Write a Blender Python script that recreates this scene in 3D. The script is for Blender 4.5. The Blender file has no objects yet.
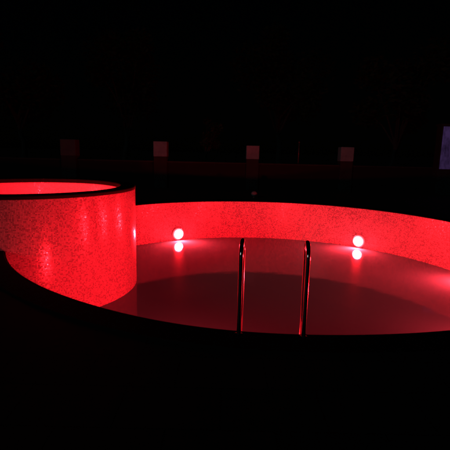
import bpy, bmesh, math, random
from mathutils import Vector, Matrix
random.seed(7)
PI = math.pi
sc = bpy.context.scene
COL = sc.collection

# ------------------------------------------------------------------ layout (metres)
H = 1.5                                   # eye height over the deck
PITCH, ROLL, FPX = 0.1791, 0.0235, 410.0
PX, PY, PR, PW = 0.903, 7.778, 4.54, 1.10     # pool centre, radius, water below deck
TX, TY, TR, TT = -3.62, 7.54, 1.905, 0.746    # tub centre, radius, mosaic height
FLOOR = -2.3
WALL_Y = 16.5
LIP = 0.06

def ray(px, py):
    c, s = math.cos(PITCH), math.sin(PITCH)
    f = Vector((0, c, -s)); u = Vector((0, s, c)); r = Vector((1, 0, 0))
    cr, sr = math.cos(ROLL), math.sin(ROLL)
    return f + (cr*r + sr*u)*((px-225)/FPX) - (cr*u - sr*r)*((py-225)/FPX)

def on_z(px, py, z):
    d = ray(px, py); return Vector((0, 0, H)) + d*((z-H)/d.z)

def on_y(px, py, y):
    d = ray(px, py); return Vector((0, 0, H)) + d*(y/d.y)

def rim(th, r0=PR):
    """Pool radius at compass angle th (radians, 0 = +Y, towards +X): the near side bulges a little at the ladder."""
    d = (math.degrees(th) % 360) - 194
    return r0 + LIP*math.exp(-(d/15)**2)

# ------------------------------------------------------------------ materials
def mat(name):
    m = bpy.data.materials.new(name); m.use_nodes = True
    nt = m.node_tree; nt.nodes.clear()
    out = nt.nodes.new('ShaderNodeOutputMaterial')
    return m, nt, out

def N(nt, t, **kw):
    n = nt.nodes.new(t)
    for k, v in kw.items():
        if k in n.inputs: n.inputs[k].default_value = v
        else: setattr(n, k, v)
    return n

def math_(nt, op, a, b=None, c=None):
    n = nt.nodes.new('ShaderNodeMath'); n.operation = op
    for i, v in enumerate((a, b, c)):
        if v is None: continue
        if isinstance(v, (int, float)): n.inputs[i].default_value = v
        else: nt.links.new(v, n.inputs[i])
    return n.outputs[0]

def mosaic(name, pitch, lo, hi, grout, rough=(0.12, 0.4), tilt=0.10, clump=0.5, dark=0.22):
    """Small square glass tiles laid by the UV map (metres along the wall, metres up)."""
    m, nt, out = mat(name); L = nt.links.new
    uv = N(nt, 'ShaderNodeUVMap')
    sep = N(nt, 'ShaderNodeSeparateXYZ'); L(uv.outputs[0], sep.inputs[0])
    # sheets of tile are set a touch out of line with each other
    sh = math_(nt, 'MULTIPLY', sep.outputs[0], 1/0.3)
    shn = N(nt, 'ShaderNodeTexWhiteNoise', noise_dimensions='2D')
    cs = N(nt, 'ShaderNodeCombineXYZ'); L(math_(nt, 'FLOOR', sh), cs.inputs[0])
    L(math_(nt, 'FLOOR', math_(nt, 'MULTIPLY', sep.outputs[1], 1/0.3)), cs.inputs[1]); L(cs.outputs[0], shn.inputs['Vector'])
    offs = math_(nt, 'MULTIPLY', shn.outputs['Value'], 0.18)
    u = math_(nt, 'ADD', math_(nt, 'MULTIPLY', sep.outputs[0], 1/pitch), offs)
    v = math_(nt, 'ADD', math_(nt, 'MULTIPLY', sep.outputs[1], 1/pitch), offs)
    fu, fv = math_(nt, 'FRACT', u), math_(nt, 'FRACT', v)
    cid = N(nt, 'ShaderNodeCombineXYZ'); L(math_(nt, 'FLOOR', u), cid.inputs[0]); L(math_(nt, 'FLOOR', v), cid.inputs[1])
    wn = N(nt, 'ShaderNodeTexWhiteNoise', noise_dimensions='2D'); L(cid.outputs[0], wn.inputs['Vector'])
    # grout mask
    g = 0.10
    e = math_(nt, 'MINIMUM', math_(nt, 'MINIMUM', fu, math_(nt, 'SUBTRACT', 1, fu)), math_(nt, 'MINIMUM', fv, math_(nt, 'SUBTRACT', 1, fv)))
    is_tile = math_(nt, 'GREATER_THAN', e, g)
    # tone: random per tile, some dark tiles, soft patches of wear
    nz = N(nt, 'ShaderNodeTexNoise', Scale=3.2, Detail=4.0, Roughness=0.6); L(uv.outputs[0], nz.inputs['Vector'])
    nz2 = N(nt, 'ShaderNodeTexNoise', Scale=14.0, Detail=3.0, Roughness=0.65); L(uv.outputs[0], nz2.inputs['Vector'])
    patch = math_(nt, 'ADD', math_(nt, 'MULTIPLY', math_(nt, 'SUBTRACT', nz.outputs[0], 0.5), clump*1.2),
                  math_(nt, 'MULTIPLY', math_(nt, 'SUBTRACT', nz2.outputs[0], 0.5), clump*1.6))
    tone = math_(nt, 'ADD', wn.outputs['Value'], patch)
    dk = math_(nt, 'GREATER_THAN', tone, dark)
    mr = N(nt, 'ShaderNodeMapRange'); mr.clamp = True
    L(tone, mr.inputs[0]); mr.inputs[1].default_value = 0.0; mr.inputs[2].default_value = 1.0
    mr.inputs[3].default_value = lo; mr.inputs[4].default_value = hi
    val = math_(nt, 'MULTIPLY', mr.outputs[0], math_(nt, 'ADD', 0.82, math_(nt, 'MULTIPLY', dk, 0.18)))
    val = math_(nt, 'ADD', math_(nt, 'MULTIPLY', val, is_tile), math_(nt, 'MULTIPLY', math_(nt, 'SUBTRACT', 1, is_tile), grout))
    rgb = N(nt, 'ShaderNodeCombineColor')
    L(val, rgb.inputs[0]); L(math_(nt, 'MULTIPLY', val, 1.04), rgb.inputs[1]); L(math_(nt, 'MULTIPLY', val, 1.12), rgb.inputs[2])
    b = N(nt, 'ShaderNodeBsdfPrincipled', IOR=1.5)
    L(rgb.outputs[0], b.inputs['Base Color'])
    rr = N(nt, 'ShaderNodeMapRange'); L(wn.outputs['Value'], rr.inputs[0]); rr.inputs[3].default_value = rough[0]; rr.inputs[4].default_value = rough[1]
    L(math_(nt, 'ADD', rr.outputs[0], math_(nt, 'MULTIPLY', math_(nt, 'SUBTRACT', 1, is_tile), 0.4)), b.inputs['Roughness'])
    # each tile sits at a slightly different angle
    geo = N(nt, 'ShaderNodeNewGeometry')
    sub = N(nt, 'ShaderNodeVectorMath', operation='SUBTRACT'); L(wn.outputs['Color'], sub.inputs[0]); sub.inputs[1].default_value = (0.5, 0.5, 0.5)
    scl = N(nt, 'ShaderNodeVectorMath', operation='SCALE'); L(sub.outputs[0], scl.inputs[0]); scl.inputs['Scale'].default_value = tilt
    add = N(nt, 'ShaderNodeVectorMath', operation='ADD'); L(geo.outputs['Normal'], add.inputs[0]); L(scl.outputs[0], add.inputs[1])
    nrm = N(nt, 'ShaderNodeVectorMath', operation='NORMALIZE'); L(add.outputs[0], nrm.inputs[0])
    L(nrm.outputs[0], b.inputs['Normal'])
    L(b.outputs[0], out.inputs[0])
    return m

def rough_mat(name, c1, c2, scale, rough=0.8, bump=0.3, metal=0.0, spec=0.5):
    m, nt, out = mat(name); L = nt.links.new
    tc = N(nt, 'ShaderNodeTexCoord')
    nz = N(nt, 'ShaderNodeTexNoise', Scale=scale, Detail=6.0, Roughness=0.6); L(tc.outputs['Object'], nz.inputs['Vector'])
    cr = N(nt, 'ShaderNodeValToRGB'); L(nz.outputs[0], cr.inputs[0])
    cr.color_ramp.elements[0].position = 0.3; cr.color_ramp.elements[1].position = 0.7
    cr.color_ramp.elements[0].color = (*c1, 1); cr.color_ramp.elements[1].color = (*c2, 1)
    b = N(nt, 'ShaderNodeBsdfPrincipled', Roughness=rough, Metallic=metal)
    b.inputs['Specular IOR Level'].default_value = spec
    L(cr.outputs[0], b.inputs['Base Color'])
    bp = N(nt, 'ShaderNodeBump', Strength=bump, Distance=0.01); L(nz.outputs[0], bp.inputs['Height']); L(bp.outputs[0], b.inputs['Normal'])
    L(b.outputs[0], out.inputs[0]); return m

def paving(name, c1, c2, joint):
    m, nt, out = mat(name); L = nt.links.new
    tc = N(nt, 'ShaderNodeTexCoord')
    br = N(nt, 'ShaderNodeTexBrick', Scale=1.0); L(tc.outputs['Object'], br.inputs['Vector'])
    br.inputs['Color1'].default_value = (*c1, 1); br.inputs['Color2'].default_value = (*c2, 1); br.inputs['Mortar'].default_value = (*joint, 1)
    br.inputs['Mortar Size'].default_value = 0.006; br.inputs['Brick Width'].default_value = 0.6; br.inputs['Row Height'].default_value = 0.4
    nz = N(nt, 'ShaderNodeTexNoise', Scale=9.0, Detail=7.0, Roughness=0.65); L(tc.outputs['Object'], nz.inputs['Vector'])
    mx = N(nt, 'ShaderNodeMix', data_type='RGBA', blend_type='MULTIPLY'); mx.inputs[0].default_value = 0.6
    L(br.outputs['Color'], mx.inputs[6]); L(nz.outputs[0], mx.inputs[7])
    b = N(nt, 'ShaderNodeBsdfPrincipled', Roughness=0.75); b.inputs['Specular IOR Level'].default_value = 0.25
    L(mx.outputs[2], b.inputs['Base Color'])
    bp = N(nt, 'ShaderNodeBump', Strength=0.25, Distance=0.006); L(nz.outputs[0], bp.inputs['Height']); L(bp.outputs[0], b.inputs['Normal'])
    L(b.outputs[0], out.inputs[0]); return m

def emit(name, col, strength):
    m, nt, out = mat(name)
    e = N(nt, 'ShaderNodeEmission', Color=(*col, 1), Strength=strength); nt.links.new(e.outputs[0], out.inputs[0]); return m

def lens_mat(name, col, core, edge, R):
    """Frosted lamp lens edge: emission fades outward, painting in the bloom around the core."""
    m, nt, out = mat(name); L = nt.links.new
    tc = N(nt, 'ShaderNodeTexCoord'); sp = N(nt, 'ShaderNodeSeparateXYZ'); L(tc.outputs['Object'], sp.inputs[0])
    r = math_(nt, 'SQRT', math_(nt, 'ADD', math_(nt, 'MULTIPLY', sp.outputs[0], sp.outputs[0]), math_(nt, 'MULTIPLY', sp.outputs[2], sp.outputs[2])))
    mr = N(nt, 'ShaderNodeMapRange'); L(r, mr.inputs[0])
    mr.inputs[1].default_value = 0.70*R; mr.inputs[2].default_value = R; mr.inputs[3].default_value = 1.0; mr.inputs[4].default_value = 0.0
    st = math_(nt, 'ADD', math_(nt, 'MULTIPLY', math_(nt, 'POWER', mr.outputs[0], 1.6), core), edge)
    e = N(nt, 'ShaderNodeEmission', Color=(*col, 1)); L(st, e.inputs[1]); L(e.outputs[0], out.inputs[0]); return m

def water(name, murk, tint, amount, rough, broad=0.32):
    """Calm pool water: mirror by Fresnel over a faintly cloudy, see-through body."""
    m, nt, out = mat(name); L = nt.links.new
    tc = N(nt, 'ShaderNodeTexCoord')
    nz = N(nt, 'ShaderNodeTexNoise', Scale=2.2, Detail=3.0, Roughness=0.5); L(tc.outputs['Object'], nz.inputs['Vector'])
    bp = N(nt, 'ShaderNodeBump', Strength=0.16, Distance=0.012); L(nz.outputs[0], bp.inputs['Height'])
    fr = N(nt, 'ShaderNodeFresnel', IOR=1.333); L(bp.outputs[0], fr.inputs['Normal'])
    g1 = N(nt, 'ShaderNodeBsdfGlossy', Roughness=rough); L(bp.outputs[0], g1.inputs['Normal'])
    g2 = N(nt, 'ShaderNodeBsdfGlossy', Roughness=broad); L(bp.outputs[0], g2.inputs['Normal'])   # fine ripples spread the glare
    gl = N(nt, 'ShaderNodeMixShader', Fac=0.014); L(g1.outputs[0], gl.inputs[1]); L(g2.outputs[0], gl.inputs[2])
    df = N(nt, 'ShaderNodeBsdfDiffuse', Color=(*murk, 1))
    tr = N(nt, 'ShaderNodeBsdfTransparent', Color=(*tint, 1))
    mx = N(nt, 'ShaderNodeMixShader', Fac=amount); L(tr.outputs[0], mx.inputs[1]); L(df.outputs[0], mx.inputs[2])
    m2 = N(nt, 'ShaderNodeMixShader'); L(fr.outputs[0], m2.inputs[0]); L(mx.outputs[0], m2.inputs[1]); L(gl.outputs[0], m2.inputs[2])
    L(m2.outputs[0], out.inputs[0]); return m

RED = (1.0, 0.008, 0.0145)
M_pool = mosaic('pool mosaic', 0.020, 0.21, 0.45, 0.12, clump=0.75, dark=0.28)
M_tub = mosaic('tub mosaic', 0.020, 0.25, 0.42, 0.035, rough=(0.10, 0.26), tilt=0.055, clump=0.35, dark=0.2)
M_inner = mosaic('tub lining mosaic', 0.026, 0.45, 0.6, 0.40, clump=0.15, dark=0.0)
M_floor = mosaic('pool floor mosaic', 0.026, 0.16, 0.4, 0.10)
M_coping = rough_mat('dark coping stone', (0.004, 0.004, 0.0045), (0.009, 0.009, 0.01), 14, 0.8, 0.3, spec=0.08)
M_tcoping = rough_mat('dark tub coping stone', (0.0025, 0.0025, 0.0025), (0.006, 0.006, 0.006), 14, 0.6, 0.2, spec=0.06)
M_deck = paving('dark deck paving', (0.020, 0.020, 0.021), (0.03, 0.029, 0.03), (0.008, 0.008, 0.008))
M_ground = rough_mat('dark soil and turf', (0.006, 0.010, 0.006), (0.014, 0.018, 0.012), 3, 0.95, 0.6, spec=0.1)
M_wall = rough_mat('rough dark render', (0.0008, 0.003, 0.003), (0.0016, 0.006, 0.006), 5, 0.9, 0.5, spec=0.2)
M_wcap = rough_mat('wall coping render', (0.003, 0.010, 0.010), (0.006, 0.018, 0.018), 8, 0.85, 0.4, spec=0.2)
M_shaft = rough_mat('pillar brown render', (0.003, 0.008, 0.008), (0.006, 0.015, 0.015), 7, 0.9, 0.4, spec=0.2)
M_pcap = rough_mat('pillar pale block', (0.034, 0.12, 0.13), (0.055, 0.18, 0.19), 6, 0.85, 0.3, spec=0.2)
M_pshade = rough_mat('pillar block painted shaded', (0.012, 0.03, 0.032), (0.02, 0.045, 0.047), 6, 0.85, 0.3, spec=0.2)  # pale head darkened: the tub's shade is put into the colour
M_steel = rough_mat('polished steel', (0.62, 0.61, 0.6), (0.72, 0.71, 0.7), 30, 0.10, 0.02, metal=1.0)
M_dsteel = rough_mat('painted iron', (0.01, 0.014, 0.014), (0.02, 0.026, 0.026), 20, 0.5, 0.1)
M_plast = rough_mat('white plastic', (0.6, 0.6, 0.6), (0.7, 0.7, 0.7), 20, 0.4, 0.05)
M_bark = rough_mat('bark', (0.006, 0.010, 0.009), (0.016, 0.022, 0.020), 18, 0.95, 0.8, spec=0.1)
M_leafA = rough_mat('dark leaf', (0.004, 0.012, 0.006), (0.008, 0.022, 0.010), 2.5, 0.9, 0.1, spec=0.03)
M_leafB = rough_mat('pale leaf', (0.004, 0.016, 0.008), (0.008, 0.03, 0.014), 2.5, 0.9, 0.1, spec=0.03)
M_water = water('pool water', (0.095, 0.42, 0.40), (0.75, 0.80, 0.82), 0.92, 0.055)
M_twater = water('tub water', (0.10, 0.10, 0.11), (0.8, 0.85, 0.86), 0.3, 0.03)
M_lens = emit('red lamp lens', RED, 3200.0)
M_edge = lens_mat('red lamp frosted edge', (1.0, 0.009, 0.012), 130.0, 6.0, 0.175)
M_edge.cycles.emission_sampling = 'NONE'
M_tlens = emit('red tub lamp lens', RED, 5500.0)
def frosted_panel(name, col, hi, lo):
    """Mottled emission that stands in for coloured light falling on a surface."""
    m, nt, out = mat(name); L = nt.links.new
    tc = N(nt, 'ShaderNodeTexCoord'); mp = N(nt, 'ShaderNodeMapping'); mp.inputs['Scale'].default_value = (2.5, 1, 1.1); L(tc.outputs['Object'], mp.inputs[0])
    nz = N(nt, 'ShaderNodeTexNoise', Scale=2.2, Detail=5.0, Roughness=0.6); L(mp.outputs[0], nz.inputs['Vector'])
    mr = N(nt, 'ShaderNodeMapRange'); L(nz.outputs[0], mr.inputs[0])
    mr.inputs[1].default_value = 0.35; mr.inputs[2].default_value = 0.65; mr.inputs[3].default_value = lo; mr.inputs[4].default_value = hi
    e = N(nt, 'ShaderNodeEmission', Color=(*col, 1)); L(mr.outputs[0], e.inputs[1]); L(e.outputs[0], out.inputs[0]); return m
M_violet = frosted_panel('violet light glow', (0.44, 0.22, 0.80), 0.07, 0.02)

# ------------------------------------------------------------------ mesh helpers
KEEP = []
def obj(name, bm, m, parent=None, smooth=False):
    me = bpy.data.meshes.new(name)
    if not any(b is bm for b in KEEP): bmesh.ops.recalc_face_normals(bm, faces=bm.faces[:])
    for e in bm.edges:
        if len(e.link_faces) == 2 and e.calc_face_angle(0) > math.radians(32): e.smooth = False
    bm.to_mesh(me); bm.free()
    me.materials.append(m)
    if smooth: 
        for p in me.polygons: p.use_smooth = True
    o = bpy.data.objects.new(name, me); COL.objects.link(o)
    if parent: o.parent = parent
    return o

def thing(name, label, cat, loc=(0, 0, 0), rz=0.0, group=None):
    o = bpy.data.objects.new(name, None); COL.objects.link(o)
    o.location = loc; o.rotation_euler = (0, 0, rz); o.empty_display_size = 0.2
    return tag(o, label, cat, group)

def tag(o, label, cat, group=None):
    o['label'] = label; o['category'] = cat
    if group: o['group'] = group
    return o

def kind(o, k='structure'):
    o['kind'] = k; return o

def dup(root, loc, rz, label):
    r = root.copy(); COL.objects.link(r); r.location = loc; r.rotation_euler = (0, 0, rz); r['label'] = label
    for ch in list(root.children):
        c = ch.copy(); COL.objects.link(c); c.parent = r
        for g in list(ch.children):
            d = g.copy(); COL.objects.link(d); d.parent = c
    return r

def box(bm, x0, x1, y0, y1, z0, z1, bevel=0.0):
    r = bmesh.ops.create_cube(bm, size=1.0)
    vs = r['verts']
    for v in vs:
        v.co = Vector(((x0+x1)/2 + v.co.x*(x1-x0), (y0+y1)/2 + v.co.y*(y1-y0), (z0+z1)/2 + v.co.z*(z1-z0)))
    if bevel:
        es = list({e for v in vs for e in v.link_edges})
        bmesh.ops.bevel(bm, geom=es, offset=bevel, segments=2, profile=0.5, affect='EDGES')

def cyl_wall(cx, cy, radf, z0, z1, a0, a1, n, inward):
    """Open cylinder strip with UV in metres."""
    bm = bmesh.new(); uvl = bm.loops.layers.uv.new('UVMap'); KEEP.append(bm)
    A = [a0 + (a1-a0)*i/n for i in range(n+1)]
    full = abs((a1-a0) - 2*PI) < 1e-6
    cols = []; s = [0.0]
    for i, a in enumerate(A):
        r = radf(a); p = (cx + r*math.sin(a), cy + r*math.cos(a))
        if i: s.append(s[-1] + math.hypot(p[0]-pp[0], p[1]-pp[1]))
        pp = p
        if full and i == n: cols.append(cols[0])
        else: cols.append((bm.verts.new((p[0], p[1], z0)), bm.verts.new((p[0], p[1], z1))))
    for i in range(n):
        (a, b), (c, d) = cols[i], cols[i+1]
        q = [(a, s[i], z0), (c, s[i+1], z0), (d, s[i+1], z1), (b, s[i], z1)]
        if not inward: q.reverse()
        # angles run clockwise seen from above, so this order faces the centre
        f = bm.faces.new([v for v, _, _ in q]); f.smooth = True
        for lp, (_, uu, vv) in zip(f.loops, q): lp[uvl].uv = (uu, vv)
    return bm

def lathe(bm, cx, cy, prof, a0, a1, n, radf=None):
    """Sweep a closed (r, z) profile; r is added to radf(a) when given."""
    full = abs((a1-a0) - 2*PI) < 1e-6
    rings = []
    for i in range(n if full else n+1):
        a = a0 + (a1-a0)*i/n
        base = radf(a) if radf else 0.0
        rings.append([bm.verts.new((cx + (base+r)*math.sin(a), cy + (base+r)*math.cos(a), z)) for r, z in prof])
    k = len(prof)
    for i in range(n):
        A, B = rings[i], rings[(i+1) % len(rings)]
        for j in range(k):
            f = bm.faces.new((A[j], A[(j+1) % k], B[(j+1) % k], B[j])); f.smooth = True
    if not full:
        bm.faces.new(rings[0]); bm.faces.new(list(reversed(rings[-1])))
    return bm

def disc(cx, cy, radf, z, n=192):
    bm = bmesh.new(); uvl = bm.loops.layers.uv.new('UVMap'); KEEP.append(bm)
    vs = [bm.verts.new((cx + radf(2*PI*i/n)*math.sin(-2*PI*i/n), cy + radf(-2*PI*i/n)*math.cos(2*PI*i/n), z)) for i in range(n)]
    for i, v in enumerate(vs):
        a = -2*PI*i/n; r = radf(a); v.co = (cx + r*math.sin(a), cy + r*math.cos(a), z)
    f = bm.faces.new(vs)
    for lp in f.loops: lp[uvl].uv = lp.vert.co.xy
    return bm

def sheet_with_hole(x0, x1, y0, y1, z, cx, cy, radf, n=192):
    bm = bmesh.new(); KEEP.append(bm)
    angs = [2*PI*i/n for i in range(n)]
    for (x, y) in ((x0, y0), (x0, y1), (x1, y0), (x1, y1)): angs.append(math.atan2(x-cx, y-cy) % (2*PI))
    angs = sorted(set(angs)); rows = []
    for a in angs:
        sx, cy_ = math.sin(a), math.cos(a)
        t = min([(x1-cx)/sx if sx > 1e-9 else 1e9, (x0-cx)/sx if sx < -1e-9 else 1e9,
                 (y1-cy)/cy_ if cy_ > 1e-9 else 1e9, (y0-cy)/cy_ if cy_ < -1e-9 else 1e9])
        r = radf(a)
        rows.append((bm.verts.new((cx+r*sx, cy+r*cy_, z)), bm.verts.new((cx+t*sx, cy+t*cy_, z))))
    for i in range(len(rows)):
        (a, b), (c, d) = rows[i], rows[(i+1) % len(rows)]
        bm.faces.new((a, c, d, b)).normal_flip() if False else bm.faces.new((b, d, c, a))
    bmesh.ops.recalc_face_normals(bm, faces=bm.faces[:])
    for f in bm.faces:
        if f.normal.z < 0: f.normal_flip()
    return bm

def tube(bm, pts, rad, seg=12, caps=True):
    rings = []
    up0 = None
    for i, p in enumerate(pts):
        p = Vector(p)
        t = (Vector(pts[min(i+1, len(pts)-1)]) - Vector(pts[max(i-1, 0)])).normalized()
        if up0 is None:
            up0 = Vector((1, 0, 0)) if abs(t.x) < 0.9 else Vector((0, 1, 0))
        u = (up0 - t*up0.dot(t)).normalized(); v = t.cross(u); up0 = u
        r = rad[i] if isinstance(rad, (list, tuple)) else rad
        rings.append([bm.verts.new(p + u*r*math.cos(2*PI*k/seg) + v*r*math.sin(2*PI*k/seg)) for k in range(seg)])
    for A, B in zip(rings, rings[1:]):
        for k in range(seg):
            f = bm.faces.new((A[k], A[(k+1) % seg], B[(k+1) % seg], B[k])); f.smooth = True
    if caps:
        bm.faces.new(rings[0]); bm.faces.new(list(reversed(rings[-1])))

# ------------------------------------------------------------------ world, moonlight, camera
SUN_EL, SUN_AZ = math.radians(16), math.radians(215)      # from behind the viewer, low
w = bpy.data.worlds.new('World'); sc.world = w; w.use_nodes = True
wn = w.node_tree; wn.nodes.clear()
sky = wn.nodes.new('ShaderNodeTexSky'); sky.sky_type = 'NISHITA'; sky.sun_disc = False
sky.sun_elevation = SUN_EL; sky.sun_rotation = SUN_AZ
bg = wn.nodes.new('ShaderNodeBackground'); bg.inputs[1].default_value = 0.00005
wo = wn.nodes.new('ShaderNodeOutputWorld')
wn.links.new(sky.outputs[0], bg.inputs[0]); wn.links.new(bg.outputs[0], wo.inputs[0])
sd = bpy.data.lights.new('moon', 'SUN'); sd.energy = 0.11; sd.angle = math.radians(14); sd.color = (1.0, 0.92, 0.95)
so = bpy.data.objects.new('moon', sd); COL.objects.link(so)
dirv = Vector((math.sin(SUN_AZ)*math.cos(SUN_EL), math.cos(SUN_AZ)*math.cos(SUN_EL), math.sin(SUN_EL)))
so.rotation_euler = dirv.to_track_quat('Z', 'Y').to_euler(); so.location = dirv*30

cd = bpy.data.cameras.new('camera'); cam = bpy.data.objects.new('camera', cd); COL.objects.link(cam)
cd.sensor_fit = 'HORIZONTAL'; cd.sensor_width = 36; cd.lens = 36*FPX/450; cd.clip_end = 2000; cd.clip_start = 0.05
c_, s_ = math.cos(PITCH), math.sin(PITCH)
fw = Vector((0, c_, -s_)); u0 = Vector((0, s_, c_)); r0 = Vector((1, 0, 0))
ix = math.cos(ROLL)*r0 + math.sin(ROLL)*u0; iy = math.cos(ROLL)*u0 - math.sin(ROLL)*r0
cam.matrix_world = Matrix(((ix.x, iy.x, -fw.x, 0), (ix.y, iy.y, -fw.y, 0), (ix.z, iy.z, -fw.z, H), (0, 0, 0, 1)))
sc.camera = cam
sc.view_settings.view_transform = 'Standard'; sc.view_settings.look = 'None'
sc.view_settings.exposure = 0; sc.view_settings.gamma = 1
try: sc.view_settings.use_curve_mapping = False
except Exception: pass
sc.cycles.use_denoising = True
sc.cycles.filter_width = 2.2
sc.cycles.max_bounces = 8; sc.cycles.glossy_bounces = 5; sc.cycles.transparent_max_bounces = 12
sc.cycles.caustics_reflective = False; sc.cycles.caustics_refractive = False
sc.cycles.sample_clamp_indirect = 4.0

# ------------------------------------------------------------------ ground and deck
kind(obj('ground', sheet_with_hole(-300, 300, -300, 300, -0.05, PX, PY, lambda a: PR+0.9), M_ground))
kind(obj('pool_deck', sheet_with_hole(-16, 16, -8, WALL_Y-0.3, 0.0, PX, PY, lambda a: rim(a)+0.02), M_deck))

# ------------------------------------------------------------------ the round pool
pool = thing('swimming_pool', 'large sunken round swimming pool lined with small mosaic tiles lit red', 'pool', (0, 0, 0))
obj('mosaic_wall', cyl_wall(PX, PY, rim, FLOOR, 0.0, 0, 2*PI, 240, True), M_pool, pool)
obj('pool_floor', disc(PX, PY, lambda a: rim(a)+0.01, FLOOR), M_floor, pool)

def arc_clear(cx, cy, r):
    """Angle range of the pool's circle that stays outside the tub."""
    inside = [i for i in range(720) if math.hypot(cx + r*math.sin(PI*i/360) - TX, cy + r*math.cos(PI*i/360) - TY) < TR]
    return (max(inside)+1)*PI/360, (min(inside)-1)*PI/360 + 2*PI
a0, a1 = arc_clear(PX, PY, PR+0.2)
bm = bmesh.new()
lathe(bm, PX, PY, [(0.015, 0.002), (0.017, 0.012), (0.025, 0.018), (0.33, 0.016), (0.335, 0.002)], a0, a1, 220, rim)
cp = obj('coping', bm, M_coping, pool)

kind(obj('pool_water', disc(PX, PY, lambda a: rim(a)-0.002, -PW), M_water))

# ------------------------------------------------------------------ the raised round tub
tub = thing('raised_tub', 'tall round mosaic tub with a dark rim and red glow inside, overlapping the pool', 'hot tub', (TX, TY, 0))
o = obj('mosaic_wall', cyl_wall(0, 0, lambda a: TR, FLOOR, TT, 0, 2*PI, 160, False), M_tub, tub)
bm = bmesh.new()
RI = TR - 0.26
prof = []
zt = TT + 0.058
for (rx, rz, q0) in ((TR+0.006-0.02, zt-0.02, 0), (RI-0.02+0.02, zt-0.02, 90)):
    for k in range(5):
        a = math.radians(q0 + 90*k/4); prof.append((rx + 0.02*math.cos(a), rz + 0.02*math.sin(a)))
prof = [(TR+0.006, TT+0.001)] + prof + [(RI-0.02, TT-0.03), (RI+0.02, TT-0.03), (RI+0.02, TT+0.001)]
lathe(bm, 0, 0, prof, 0, 2*PI, 160)
obj('rim_coping', bm, M_tcoping, tub)
obj('inner_wall', cyl_wall(0, 0, lambda a: RI+0.01, 0.03, TT-0.029, 0, 2*PI, 140, True), M_inner, tub)
obj('tub_floor', disc(0, 0, lambda a: RI+0.02, 0.03), M_inner, tub)
kind(obj('tub_water', disc(TX, TY, lambda a: RI+0.008, 0.14), M_twater))

# ------------------------------------------------------------------ lamps
def lamp(name, label, cat, group, R, lens_m, depth, edge_m=None):
    """Round wall lamp facing local -Y, back on the wall at y = 0."""
    t = thing(name, label, cat, group=group)
    bm = bmesh.new()
    prof = [(R*1.0, 0.0), (R*1.06, 0.0), (R*1.07, 0.012), (R*1.05, 0.022), (R*1.0, 0.026)]
    rings = []
    n = 40
    for i in range(n):
        a = 2*PI*i/n
        rings.append([bm.verts.new((r*math.cos(a), -d, r*math.sin(a))) for r, d in prof])
    for i in range(n):
        A, B = rings[i], rings[(i+1) % n]
        for j in range(len(prof)):
            bm.faces.new((A[j], A[(j+1) % 5], B[(j+1) % 5], B[j])).smooth = True
    obj('trim_ring', bm, M_plast, t)
    def dome(q0, q1, steps, n):
        bm = bmesh.new(); rows = []
        for k in range(steps+1):
            q = q0 + (q1-q0)*k/steps
            rr, dd = R*0.995*math.cos(q), 0.012 + depth*math.sin(q)
            if rr < 1e-5: rows.append([bm.verts.new((0, -dd, 0))])
            else: rows.append([bm.verts.new((rr*math.cos(2*PI*i/n), -dd, rr*math.sin(2*PI*i/n))) for i in range(n)])
        for A, B in zip(rows, rows[1:]):
            for i in range(n):
                f = bm.faces.new((A[i], A[(i+1) % n], B[(i+1) % n], B[i]) if len(B) > 1 else (A[i], A[(i+1) % n], B[0])); f.smooth = True
        return bm
    if edge_m:
        qc = math.acos(0.72)
        obj('frosted_bloom_edge', dome(0, qc, 4, 48), edge_m, t)
        obj('lens', dome(qc, PI/2, 3, 28), lens_m, t)
        return t
    obj('lens', dome(0, PI/2, 3, 20), lens_m, t)
    return t

def at_pool(deg, z):
    a = math.radians(deg); r = rim(a) - 0.003
    return (PX + r*math.sin(a), PY + r*math.cos(a), z), -a

LZ = -PW + 0.188
spots = [(-30.0, 'round pool light low on the far mosaic wall, between tub and ladder rails'),
         (39.3, 'round pool light glowing low on the far mosaic wall, right of both ladder rails'),
         (85, 'round pool light on the right pool wall, first past the far right one'),
         (131.0, 'round pool light on the near right pool wall, hidden below the deck edge'),
         (204.0, 'round pool light on the near pool wall between ladder and tub, hidden by the deck')]
pl = None
for d, lab in spots:
    p, rz = at_pool(d, LZ)
    if pl is None:
        pl = lamp('pool_light', lab, 'pool light', 'red pool lights round the wall', 0.175, M_lens, 0.075, M_edge); pl.location = p; pl.rotation_euler = (0, 0, rz)
    else:
        q = dup(pl, p, rz, lab)
        if 80 < d < 90:                                    # a deeper bowl throws more light sideways
            for ch in q.children:
                if ch.name.startswith(('lens', 'frosted')): ch.scale.y = 2.0
        if d > 100:                                        # the near lamps have flatter lenses
            for ch in q.children:
                if ch.name.startswith('lens'): ch.scale.y = 0.4
tl = None
for i, d in enumerate((60, 180, 300)):
    a = math.radians(d); r = RI + 0.006
    p = (TX + r*math.sin(a), TY + r*math.cos(a), 0.23)
    lab = 'small red light low on the inside wall of the raised tub, hidden below its rim'
    if tl is None:
        tl = lamp('tub_light', lab, 'tub light', 'red lights inside the tub', 0.05, M_tlens, 0.02); tl.location = p; tl.rotation_euler = (0, 0, -a)
    else: dup(tl, p, -a, lab)

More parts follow.
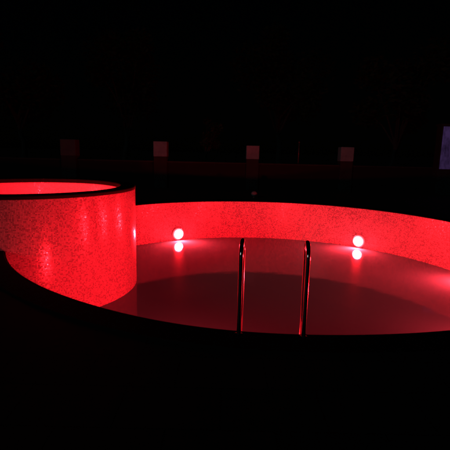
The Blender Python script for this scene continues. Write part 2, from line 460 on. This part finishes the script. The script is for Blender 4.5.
# ------------------------------------------------------------------ pool ladder
LB0 = on_z(238.6, 336.0, 0.0); LB1 = on_z(303.2, 339.0, 0.0)
mid = (LB0+LB1)/2
half = (LB1-LB0).length/2
LDIR = math.radians(6.5)
ladder = thing('pool_ladder', 'polished steel pool ladder with two arched hand rails at the near edge', 'pool ladder', (mid.x, mid.y, 0), -math.atan2(LB0.y-LB1.y, LB1.x-LB0.x))
dl = LDIR - math.atan2(LB0.y-LB1.y, LB1.x-LB0.x)           # rail plane relative to the base line
HT, RB, TRD = 0.78, 0.115, 0.0185
def rail_pts(x):
    pts = []
    def add(d, z): pts.append((x + d*math.sin(dl), d*math.cos(dl), z))
    for z in (0.0, 0.2, 0.4, HT-RB-0.02): add(0, z)
    for k in range(17):
        q = PI*k/16; add(RB - RB*math.cos(q), HT-RB + RB*math.sin(q))
    for z in (0.45, 0.2, -0.1, -0.5, -1.0, -1.5, -1.75): add(2*RB, z)
    return pts
for sx in (-1, 1):
    bm = bmesh.new(); tube(bm, rail_pts(sx*half), TRD, 20)
    hr = obj('hand_rail', bm, M_steel, ladder)
    bm = bmesh.new()
    lathe(bm, sx*half, 0, [(TRD+0.0015, 0.001), (0.052, 0.001), (0.055, 0.006), (0.048, 0.013), (0.028, 0.022), (TRD+0.0015, 0.024)], 0, 2*PI, 28)
    obj('base_flange', bm, M_steel, hr)
for z in (-0.35, -0.65, -0.95, -1.25, -1.55):
    bm = bmesh.new()
    y = 2*RB*math.cos(dl); xo = 2*RB*math.sin(dl)
    box(bm, xo-half+TRD, xo+half-TRD, y-0.04, y+0.04, z-0.012, z+0.012, 0.006)
    obj('tread', bm, M_steel, ladder)

# ------------------------------------------------------------------ boundary wall and pillars
WT = 1.05
wall = thing('boundary_wall', 'low dark garden wall running across behind the pool', 'wall', (0, WALL_Y, 0))
bm = bmesh.new(); box(bm, -17, 17, -0.1, 0.1, -0.05, WT-0.06); obj('wall_panel', bm, M_wall, wall)
bm = bmesh.new(); box(bm, -17, 17, -0.14, 0.14, WT-0.058, WT, 0.008); obj('wall_coping', bm, M_wcap, wall)

def px_x(px, py): return on_y(px, py, WALL_Y-0.27).x
def pillar(px, top, z0, wid, label, head=None):
    x = px_x(px, 150)
    t = thing('wall_pillar', label, 'pillar', (x, WALL_Y, 0), 0, 'pillars along the garden wall')
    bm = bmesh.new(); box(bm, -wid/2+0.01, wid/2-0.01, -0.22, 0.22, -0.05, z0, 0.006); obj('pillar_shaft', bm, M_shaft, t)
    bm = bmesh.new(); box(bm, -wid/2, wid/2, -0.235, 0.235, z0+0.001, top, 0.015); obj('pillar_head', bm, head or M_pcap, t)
pillar(67.5, 1.80, 1.17, 0.60, 'wall pillar with its head darkened for shade, rising behind the raised tub, leftmost of the pillars', M_pshade)
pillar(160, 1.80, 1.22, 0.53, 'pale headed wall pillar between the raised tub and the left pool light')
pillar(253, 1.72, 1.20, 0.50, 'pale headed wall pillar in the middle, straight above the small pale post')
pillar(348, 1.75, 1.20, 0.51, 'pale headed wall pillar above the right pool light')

# gate pier at right edge; added glowing sheet imitates violet light
gx = px_x(438.2, 150)
gate = thing('gate_pier', 'tall gate pier at the far right, violet light on it imitated by an added glowing sheet', 'gate pier', (gx, WALL_Y-0.3, 0))
bm = bmesh.new(); box(bm, -0.06, 1.06, -0.19, 0.19, -0.05, 2.62, 0.01); obj('pier_body', bm, M_shaft, gate)
bm = bmesh.new(); box(bm, -0.10, 1.10, -0.23, 0.23, 2.621, 2.70, 0.012); obj('pier_cap', bm, M_wcap, gate)
bm = bmesh.new(); box(bm, 0.0, 0.92, -0.205, -0.191, 1.0, 2.6, 0.003); obj('added_glow_sheet', bm, M_violet, gate)

# slim post on the wall between two pillars
p = on_y(298, 165, WALL_Y)
post = thing('fence_post', 'thin dark upright post standing on the low garden wall', 'post', (p.x, WALL_Y, WT))
bm = bmesh.new(); tube(bm, [(0, 0, 0), (0, 0, 0.82)], 0.022, 10); obj('post_shaft', bm, M_dsteel, post)
bm = bmesh.new(); bmesh.ops.create_uvsphere(bm, u_segments=14, v_segments=8, radius=0.036, matrix=Matrix.Translation((0, 0, 0.85))); obj('finial', bm, M_dsteel, post, True)

# small pale post behind the far rim
p = on_z(254, 198, 0.0)
bol = thing('ground_post', 'small pale round topped post just behind the far rim of the pool', 'ground post', (p.x, p.y, 0))
bm = bmesh.new(); lathe(bm, 0, 0, [(0.0005, 0.0), (0.07, 0.0), (0.07, 0.012), (0.035, 0.02), (0.03, 0.05), (0.0005, 0.05)], 0, 2*PI, 24); obj('post_base', bm, M_dsteel, bol)
bm = bmesh.new(); lathe(bm, 0, 0, [(0.0005, 0.051)] + [(0.10*math.sin(PI*k/10+0.05)+0.001, 0.14-0.09*math.cos(PI*k/10)) for k in range(11)] + [(0.0005, 0.231)], 0, 2*PI, 24); obj('post_head', bm, M_pcap, bol)

# ------------------------------------------------------------------ trees beyond the wall
def leaf_cloud(bm, blobs, n, size):
    for _ in range(n):
        c, r = random.choice(blobs)
        d = Vector((random.gauss(0, 1), random.gauss(0, 1), random.gauss(0, 1))).normalized()
        p = Vector(c) + d*r*random.uniform(0.35, 1.05)
        t = Vector((random.gauss(0, 1), random.gauss(0, 1), random.gauss(0, 0.6))).normalized()
        b = t.cross(Vector((random.gauss(0, 1), random.gauss(0, 1), random.gauss(0, 1)))).normalized()
        s = size*random.uniform(0.6, 1.3)
        vs = [bm.verts.new(p - t*s*0.5), bm.verts.new(p + b*s*0.22), bm.verts.new(p + t*s*0.6), bm.verts.new(p - b*s*0.22)]
        bm.faces.new(vs)

def tree(name, label, x, y, h, trunk_h, spread, n, lm, lean=0.0, thick=0.12, leaf=0.28):
    t = thing(name, label, 'tree', (x, y, -0.05), 0, 'trees beyond the garden wall')
    bm = bmesh.new()
    k = 7
    pts = [(lean*(i/k)**2 + 0.05*math.sin(i*2.1), 0.04*math.cos(i*1.7), trunk_h*1.15*i/k) for i in range(k+1)]
    tube(bm, pts, [thick*(1.25-0.8*i/k) for i in range(k+1)], 9)
    blobs = []
    top = Vector(pts[-1])
    for i in range(9):
        a = 2*PI*i/9*2.4 + random.random(); rr = spread*random.uniform(0.25, 0.75)
        e = Vector((lean + rr*math.cos(a), rr*math.sin(a)*0.8, trunk_h + (h-trunk_h)*random.uniform(0.2, 0.95)))
        s = Vector(pts[random.choice((4, 5, 6, 7))])
        m_ = (s+e)/2 + Vector((0, 0, 0.12*h*0.3))
        tube(bm, [s, m_, e], [thick*0.42, thick*0.26, thick*0.1], 6)
        blobs.append((e, spread*random.uniform(0.28, 0.5)))
    obj('trunk', bm, M_bark, t)
    bm = bmesh.new(); leaf_cloud(bm, blobs, n, leaf); KEEP.append(bm); obj('crown', bm, lm, t)

def tx(px, y): return on_y(px, 140, y).x
tree('garden_tree', 'slender young tree behind the wall, between the two pillars left of the ladder', tx(203, 19), 19, 3.0, 1.5, 0.7, 900, M_leafB, 0.25, 0.05, 0.16)
tree('garden_tree', 'dark spreading tree behind the wall, between the right pillar and the gate pier', tx(392, 21), 21, 6.2, 1.9, 2.4, 4200, M_leafA, 0.3, 0.13)
tree('garden_tree', 'tall dark tree far behind the raised tub at the left edge', tx(25, 25), 25, 8.5, 2.8, 3.2, 5200, M_leafA, -0.4, 0.18)
tree('garden_tree', 'tall dark tree behind the wall, above the gap between tub and left pool light', tx(125, 27), 27, 9.0, 3.0, 3.0, 5200, M_leafA, 0.3, 0.18)
tree('garden_tree', 'tall dark tree behind the wall, above the ladder rails', tx(280, 28), 28, 9.5, 3.2, 3.4, 5600, M_leafA, -0.2, 0.2)
